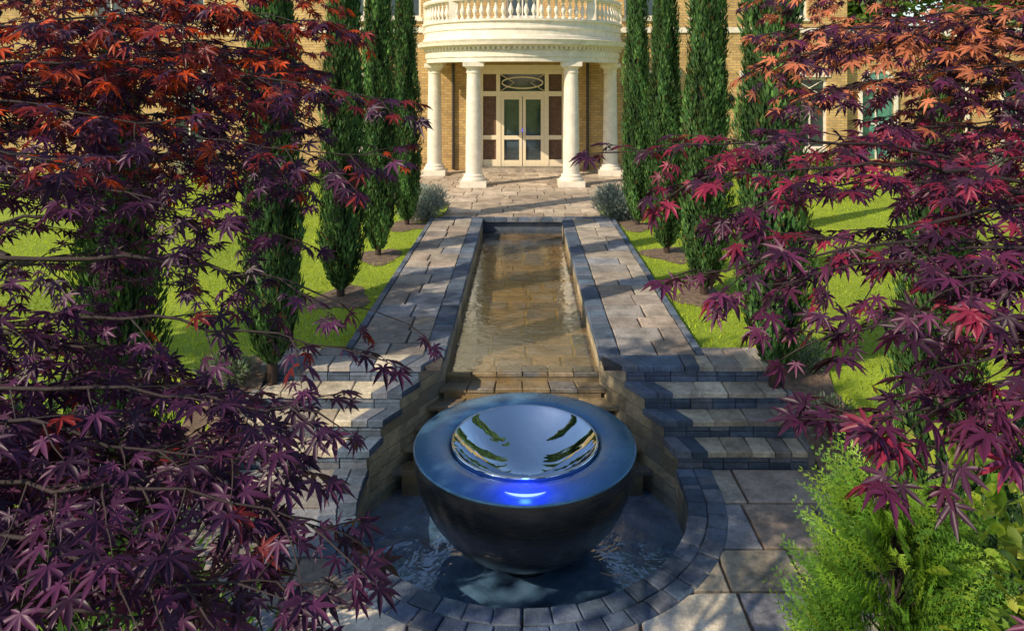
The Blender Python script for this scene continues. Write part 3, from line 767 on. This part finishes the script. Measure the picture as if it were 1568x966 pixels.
BR=[((1.9,2.5,2.9),(.86,2.4,2.94),.8,.052),((1.9,2.4,2.85),(.78,2.3,2.86),.7,.052),((1.9,2.4,2.72),(.90,2.3,2.74),.8,.052),
    ((1.8,2.3,2.62),(.92,2.2,2.58),.7,.054),((1.5,2.1,2.50),(.26,1.9,2.60),.5,.052),((1.4,1.9,2.5),(.40,1.8,2.54),.5,.052),
    ((1.6,1.9,2.45),(.54,1.8,2.49),.7,.056),((1.6,1.8,2.42),(.60,1.7,2.42),.6,.056),((1.4,1.7,2.35),(.38,1.6,2.37),.4,.052),
    ((1.5,1.6,2.38),(.52,1.6,2.34),.6,.056),((1.5,1.6,2.22),(.60,1.5,2.26),.6,.058),
    ((1.3,1.4,2.20),(.60,1.35,2.15),.7,.062),((1.3,1.35,2.14),(.70,1.3,2.12),.6,.062),
    ((2.0,2.7,3.0),(1.25,2.6,2.98),1,.052),((2.0,2.4,2.98),(1.15,2.3,2.95),.9,.052),((2.0,2.3,2.8),(1.15,2.2,2.78),.9,.052),
    ((2.0,2.6,2.68),(1.25,2.5,2.66),.9,.052),((1.9,2.2,2.58),(1.15,2.1,2.55),.8,.054),((1.9,2.1,2.42),(1.2,2.0,2.40),.6,.056),
    ((1.6,1.7,2.3),(.98,1.6,2.33),.6,.056),((1.6,1.5,2.38),(.85,1.45,2.38),.7,.060),
    ((1.6,1.5,2.24),(.95,1.4,2.25),.6,.062),((1.5,1.4,2.28),(.80,1.3,2.27),.6,.060),
    ((1.25,1.2,2.0),(.86,1.15,2.01),.3,.052),((2.0,2.9,2.85),(1.2,2.9,2.9),1,.052),((2,2.6,2.5),(1.4,2.5,2.5),.8,.054),
    ((2.6,3.3,2.95),(1.1,3.2,3.0),1,.052),((2.6,3.4,3.15),(1.05,3.2,3.15),1,.052),((2.6,3.3,2.75),(1.2,3.2,2.74),1,.052),((2.6,3.2,2.55),(1.4,3.1,2.52),.8,.052),
    ((2.5,3.3,2.85),(1.15,3.3,2.86),.9,.052),((2.5,3.2,2.35),(1.7,3.1,2.3),.7,.054),
    ((1.6,1.5,2.6),(1.0,1.5,2.63),.6,.052)]
limR=[((2.2,1.95,1.8),(1.9,2.4,2.75)),((2.15,2.0,2.3),(2.0,2.6,2.95)),((2.15,2.0,2.3),(1.5,2.1,2.5)),((2.25,1.9,1.5),(1.5,1.6,2.25)),((2.25,1.9,1.5),(1.3,1.4,2.2)),((2.2,1.95,1.8),(1.6,1.7,2.3)),((2.25,1.9,1.5),(1.25,1.2,2.0)),
      ((2.15,2,2.3),(2.6,3.3,2.95)),((2.15,2,2.3),(1.6,1.5,2.6))]
maple('maple_tree',RT,limR,BR,colR,12)

# ------------------------------------------------------------------ feathery conifer shrub
def conifer_shrub(name,cx,cy,z0,h,r,nf,seed,cols):
    g=np.random.default_rng(seed); rr=random.Random(seed); P=[];D=[];Nn=[];S=[];C=[]
    wood=MB(); wood.tube([(cx,cy,z0),(cx,cy,z0+h*.9)],[.035,.006],6)
    for f in range(nf):
        t=rr.random()**.6; a=rr.uniform(0,6.283); zz=z0+h*t*.93
        R0=r*(1-t**2.6)*.85+.04; rad=Vector((math.cos(a),math.sin(a),0)); u=rr.uniform(.45,1)
        p=Vector((cx,cy,zz))+rad*R0*u; d=(rad*rr.uniform(.4,1.0)+Vector((0,0,1))*rr.uniform(.5,1.2)).normalized()
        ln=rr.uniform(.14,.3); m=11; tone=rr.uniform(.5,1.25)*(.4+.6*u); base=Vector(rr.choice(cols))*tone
        pn=rad.cross(Vector((0,0,1)))+Vector((rr.gauss(0,.5),rr.gauss(0,.5),rr.gauss(0,.5)))
        for q in range(m):
            d.z-=.03; d=(d+Vector((rr.gauss(0,.05),rr.gauss(0,.05),0))).normalized(); p=p+d*(ln/m)
            sdv=d.cross(pn).normalized(); k=1-q/m*.75
            for s in (-1,1):
                ld=(d*.8+sdv*s*.75+Vector((rr.gauss(0,.12),rr.gauss(0,.12),rr.gauss(0,.12)))).normalized(); L0=.06*k*rr.uniform(.7,1.2)
                P.append(tuple(p)); D.append(tuple(ld)); Nn.append(tuple(pn)); S.append(L0); C.append(tuple(base*(1+.5*q/m)))
                for w in (.4,.7):
                    for s2 in (-1,1):
                        l2=(ld*.7+ld.cross(pn).normalized()*s2*.7).normalized()
                        P.append(tuple(p+ld*L0*w)); D.append(tuple(l2)); Nn.append(tuple(pn)); S.append(L0*.42); C.append(tuple(base*(1.1+.5*q/m)))
        if f%6==0: wood.tube([(cx,cy,zz-.15),tuple(Vector((cx,cy,zz))+rad*R0*u)],[.008,.003],3)
    T=DIA.copy(); T[:,0]*=.2
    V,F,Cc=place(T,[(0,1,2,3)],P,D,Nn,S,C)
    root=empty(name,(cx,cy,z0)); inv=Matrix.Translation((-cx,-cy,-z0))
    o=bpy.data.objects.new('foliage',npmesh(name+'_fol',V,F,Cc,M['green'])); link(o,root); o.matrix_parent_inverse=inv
    o=wood.obj('stems',M['bark'],root,True); o.matrix_parent_inverse=inv
YG=[(.20,.37,.04),(.13,.28,.04),(.28,.43,.05),(.09,.20,.035)]
conifer_shrub('conifer_shrub',1.22,2.35,-.65,2.15,.44,1000,21,YG)
conifer_shrub('conifer_shrub',1.48,2.15,-.65,1.9,.42,550,22,YG)

# ------------------------------------------------------------------ leafy shrubs
OV=np.array([(0,0,0),(.28,.35,.05),(.22,.75,.02),(0,1,-.08),(-.22,.75,.02),(-.28,.35,.05)],dtype=float); OF=[(0,1,2,3),(0,3,4,5)]
def leafy(name,c,rad,n,size,cols,seed,narrow=1.0,up=.3,clumps=12,mat='green',stem=True):
    g=np.random.default_rng(seed)
    k=g.normal(0,1,(clumps,3)); k=norm(k)*g.uniform(.35,.8,(clumps,1))
    idx=g.integers(0,clumps,n); d=norm(g.normal(0,1,(n,3))); rr_=g.uniform(.3,1,(n,1))**.5
    loc=(k[idx]+d*rr_*.42)
    P=np.array(c)+loc*np.array(rad)
    ok=P[:,2]>c[2]-rad[2]*.98; P=P[ok]; d=d[ok]; idx=idx[ok]; rr_=rr_[ok]; n=len(P)
    D=d+np.array([0,0,up])+g.normal(0,.3,(n,3)); Nn=np.array([0,0,1.])+g.normal(0,.5,(n,3))
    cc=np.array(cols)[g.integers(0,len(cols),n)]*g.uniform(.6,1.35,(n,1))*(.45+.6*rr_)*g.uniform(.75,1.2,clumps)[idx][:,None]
    T=OV.copy(); T[:,0]*=narrow
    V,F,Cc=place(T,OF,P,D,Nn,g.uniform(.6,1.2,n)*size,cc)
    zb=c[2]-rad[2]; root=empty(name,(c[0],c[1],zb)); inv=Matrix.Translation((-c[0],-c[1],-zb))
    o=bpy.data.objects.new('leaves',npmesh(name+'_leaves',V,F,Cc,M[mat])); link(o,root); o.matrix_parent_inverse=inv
    w=MB()
    for q in range(clumps):
        e=np.array(c)+k[q]*np.array(rad); w.tube([(c[0],c[1],zb),((c[0]+e[0])/2,(c[1]+e[1])/2,zb*.4+e[2]*.6),tuple(e)],[.015*rad[2],.01*rad[2],.004*rad[2]],4)
    o=w.obj('stems',M['bark'],root,True); o.matrix_parent_inverse=inv
    return root
GREY=[(.34,.42,.40),(.44,.50,.48),(.24,.31,.28)]
leafy('lavender_shrub',(-1.98,14.75,.22),(.56,.50,.44),5600,.085,GREY,31,.35,1.0,26)
leafy('lavender_shrub',(1.96,14.75,.22),(.54,.50,.44),5600,.085,GREY,32,.35,1.0,26)
YL=[(.36,.46,.05),(.26,.38,.05),(.46,.50,.08),(.14,.26,.03)]
leafy('golden_shrub',(1.50,2.3,.62),(.30,.35,1.24),1100,.075,YL,33,1.1,.2,30)
DG=[(.045,.10,.03),(.065,.14,.035),(.03,.07,.025)]
leafy('evergreen_shrub',(3.6,5.0,-.1),(.8,.7,.8),5000,.07,DG,34,.7,.4,30)
leafy('evergreen_shrub',(2.55,3.9,-.1),(.7,.6,.7),5000,.07,DG,35,.7,.4,30)
leafy('evergreen_shrub',(-3.9,5.0,-.05),(1.0,.8,.8),6000,.07,DG,37,.7,.4,30)
leafy('evergreen_shrub',(-2.8,3.6,-.1),(.8,.6,.7),5000,.07,DG,38,.7,.4,30)
MG=[(.10,.21,.03),(.16,.29,.04),(.07,.15,.03)]
leafy('green_shrub',(-1.25,2.5,.30),(.5,.5,.98),3500,.06,MG,39,.5,.5,40)
for i,(x,y) in enumerate([(2.8,7.2),(2.8,6.4),(-2.85,6.9),(2.85,5.6),(-2.85,6.0)]):
    leafy('bedding_plant',(x,y,float(bankz(y))+.10),(.32,.3,.18),1100,.055,[(.16,.23,.12),(.30,.33,.26),(.10,.19,.06)],50+i,.5,.8,14)
for i,x in enumerate([-9.6,-7.2,-5,-4.1,4.2,5.6,7.4,9.2,11.5,13.6]):
    leafy('border_shrub',(x,20.9,.3),(.95,.5,.42),2000,.1,MG if i%3 else GREY,70+i,.6,.5,22)

# ------------------------------------------------------------------ broadleaf trees
def big_tree(name,x,y,cr,cz,n,size,cols,seed,trunk=.16):
    g=np.random.default_rng(seed); zg=-.68 if y<6 else -.07
    K=70; k=norm(g.normal(0,1,(K,3)))*g.uniform(.3,.85,(K,1)); idx=g.integers(0,K,n)
    d=norm(g.normal(0,1,(n,3))); rr_=g.uniform(.2,1,(n,1))**.5; P=np.array([x,y,cz])+(k[idx]+d*rr_*.24)*np.array(cr)
    D=d+g.normal(0,.6,(n,3)); Nn=np.array([0,0,1.])+g.normal(0,.6,(n,3))
    cc=np.array(cols)[g.integers(0,len(cols),n)]*g.uniform(.6,1.4,(n,1))*g.uniform(.6,1.3,K)[idx][:,None]
    V,F,Cc=place(OV,OF,P,D,Nn,g.uniform(.6,1.2,n)*size,cc)
    root=empty(name,(x,y,zg)); inv=Matrix.Translation((-x,-y,-zg))
    o=bpy.data.objects.new('crown',npmesh(name+'_crown',V,F,Cc,M['green'])); link(o,root); o.matrix_parent_inverse=inv
    w=MB(); w.tube([(x,y,zg),(x+.05,y,zg+(cz-zg)*.5),(x,y,cz+cr[2]*.4)],[trunk,trunk*.7,trunk*.2],10)
    for q in range(0,K,2):
        e=np.array([x,y,cz])+k[q]*np.array(cr); w.tube([(x,y,cz-cr[2]*.6),tuple((np.array([x,y,cz-.2])+e)/2),tuple(e)],[trunk*.35,trunk*.2,.01],5)
    o=w.obj('trunk',M['bark'],root,True); o.matrix_parent_inverse=inv
TG=[(.05,.11,.02),(.08,.16,.03),(.035,.08,.02)]
big_tree('added_shade_tree',-5.2,1.4,(1.8,1.7,1.6),5.3,8000,.13,TG,91)  # unseen tree, added to throw shade over the pool and bowl
big_tree('added_shade_tree',-8.5,4.0,(1.6,1.5,1.5),5.3,4500,.13,TG,92)  # second tree out of view, added so its shade falls on the left path
for i,(x,y,s) in enumerate([(14,34,1.2),(21,30,1.1),(-22,30,1.2),(30,38,1.4),(18.5,20,.7)]):
    big_tree('added_shade_tree',x,y,(4*s,4*s,4.2*s),5.2*s,7000,.4*s,[(.14,.26,.05),(.19,.33,.06),(.08,.16,.03)],100+i,.3)

# ------------------------------------------------------------------ lawn blades
g=np.random.default_rng(5); n=110000
x=np.concatenate([g.uniform(1.87,9,n//2),-g.uniform(1.87,9,n//2)]); y=5.2+15*g.uniform(0,1,n)**1.35
keep=np.abs(x)>1.87
for tx,ty in TREEPOS: keep&=~((((x-tx)/.95)**2+((y-ty)/1.25)**2<.36**2))
keep&=~((y<7.55)&(np.abs(x)<3.0))
x=x[keep];y=y[keep];n=len(x)
zb=np.where(y>7.3,-.072,bankz(y)-.006)
P=np.stack([x,y,zb],1); D=np.array([0,0,1.])+g.normal(0,.45,(n,3)); D[:,2]=np.abs(D[:,2]); Nn=g.normal(0,1,(n,3))
patch=(.85+.3*np.sin(x*1.3+.7*y)*np.sin(y*.9))[:,None]
C=(np.array([.36,.48,.022])*g.uniform(.55,1.45,(n,1))+np.array([.08,.03,0])*g.uniform(0,1,(n,1)))*patch
V,F,Cc=place(np.array([(-.13,0,0),(.13,0,0),(0,1,.1)],dtype=float),[(0,1,2)],P,D,Nn,g.uniform(.03,.055,n),C)
o=bpy.data.objects.new('lawn',npmesh('lawn',V,F,Cc,M['green'])); COL.objects.link(o)

# ------------------------------------------------------------------ light
S=Vector((-.66,-.48,.58)).normalized()
el=math.asin(S.z); az=math.atan2(S.x,S.y)
w=bpy.data.worlds.new('World'); scene.world=w; w.use_nodes=True
sk=w.node_tree.nodes.new('ShaderNodeTexSky'); sk.sky_type='NISHITA'; sk.sun_disc=False; sk.sun_elevation=el; sk.sun_rotation=az
sk.air_density=1.1; sk.dust_density=.6
bg=w.node_tree.nodes['Background']; w.node_tree.links.new(sk.outputs[0],bg.inputs[0]); bg.inputs[1].default_value=.15
sl=bpy.data.lights.new('sun','SUN'); sl.energy=5; sl.angle=math.radians(.5); sl.color=(1,.85,.64)
so=bpy.data.objects.new('sun',sl); COL.objects.link(so); so.rotation_euler=(-S).to_track_quat('-Z','Y').to_euler(); so.location=(-10,-8,12)
# ------------------------------------------------------------------ camera
cd=bpy.data.cameras.new('camera'); cd.sensor_width=36; cd.lens=36*1100/1568; cd.shift_x=-16/1568; cd.shift_y=-362/1568
cd.clip_start=.05; cd.clip_end=1500
co=bpy.data.objects.new('camera',cd); COL.objects.link(co); co.location=(0,0,CAMH); co.rotation_euler=(math.radians(90),0,0)
scene.camera=co
scene.view_settings.view_transform='Standard'; scene.view_settings.look='None'; scene.view_settings.exposure=0
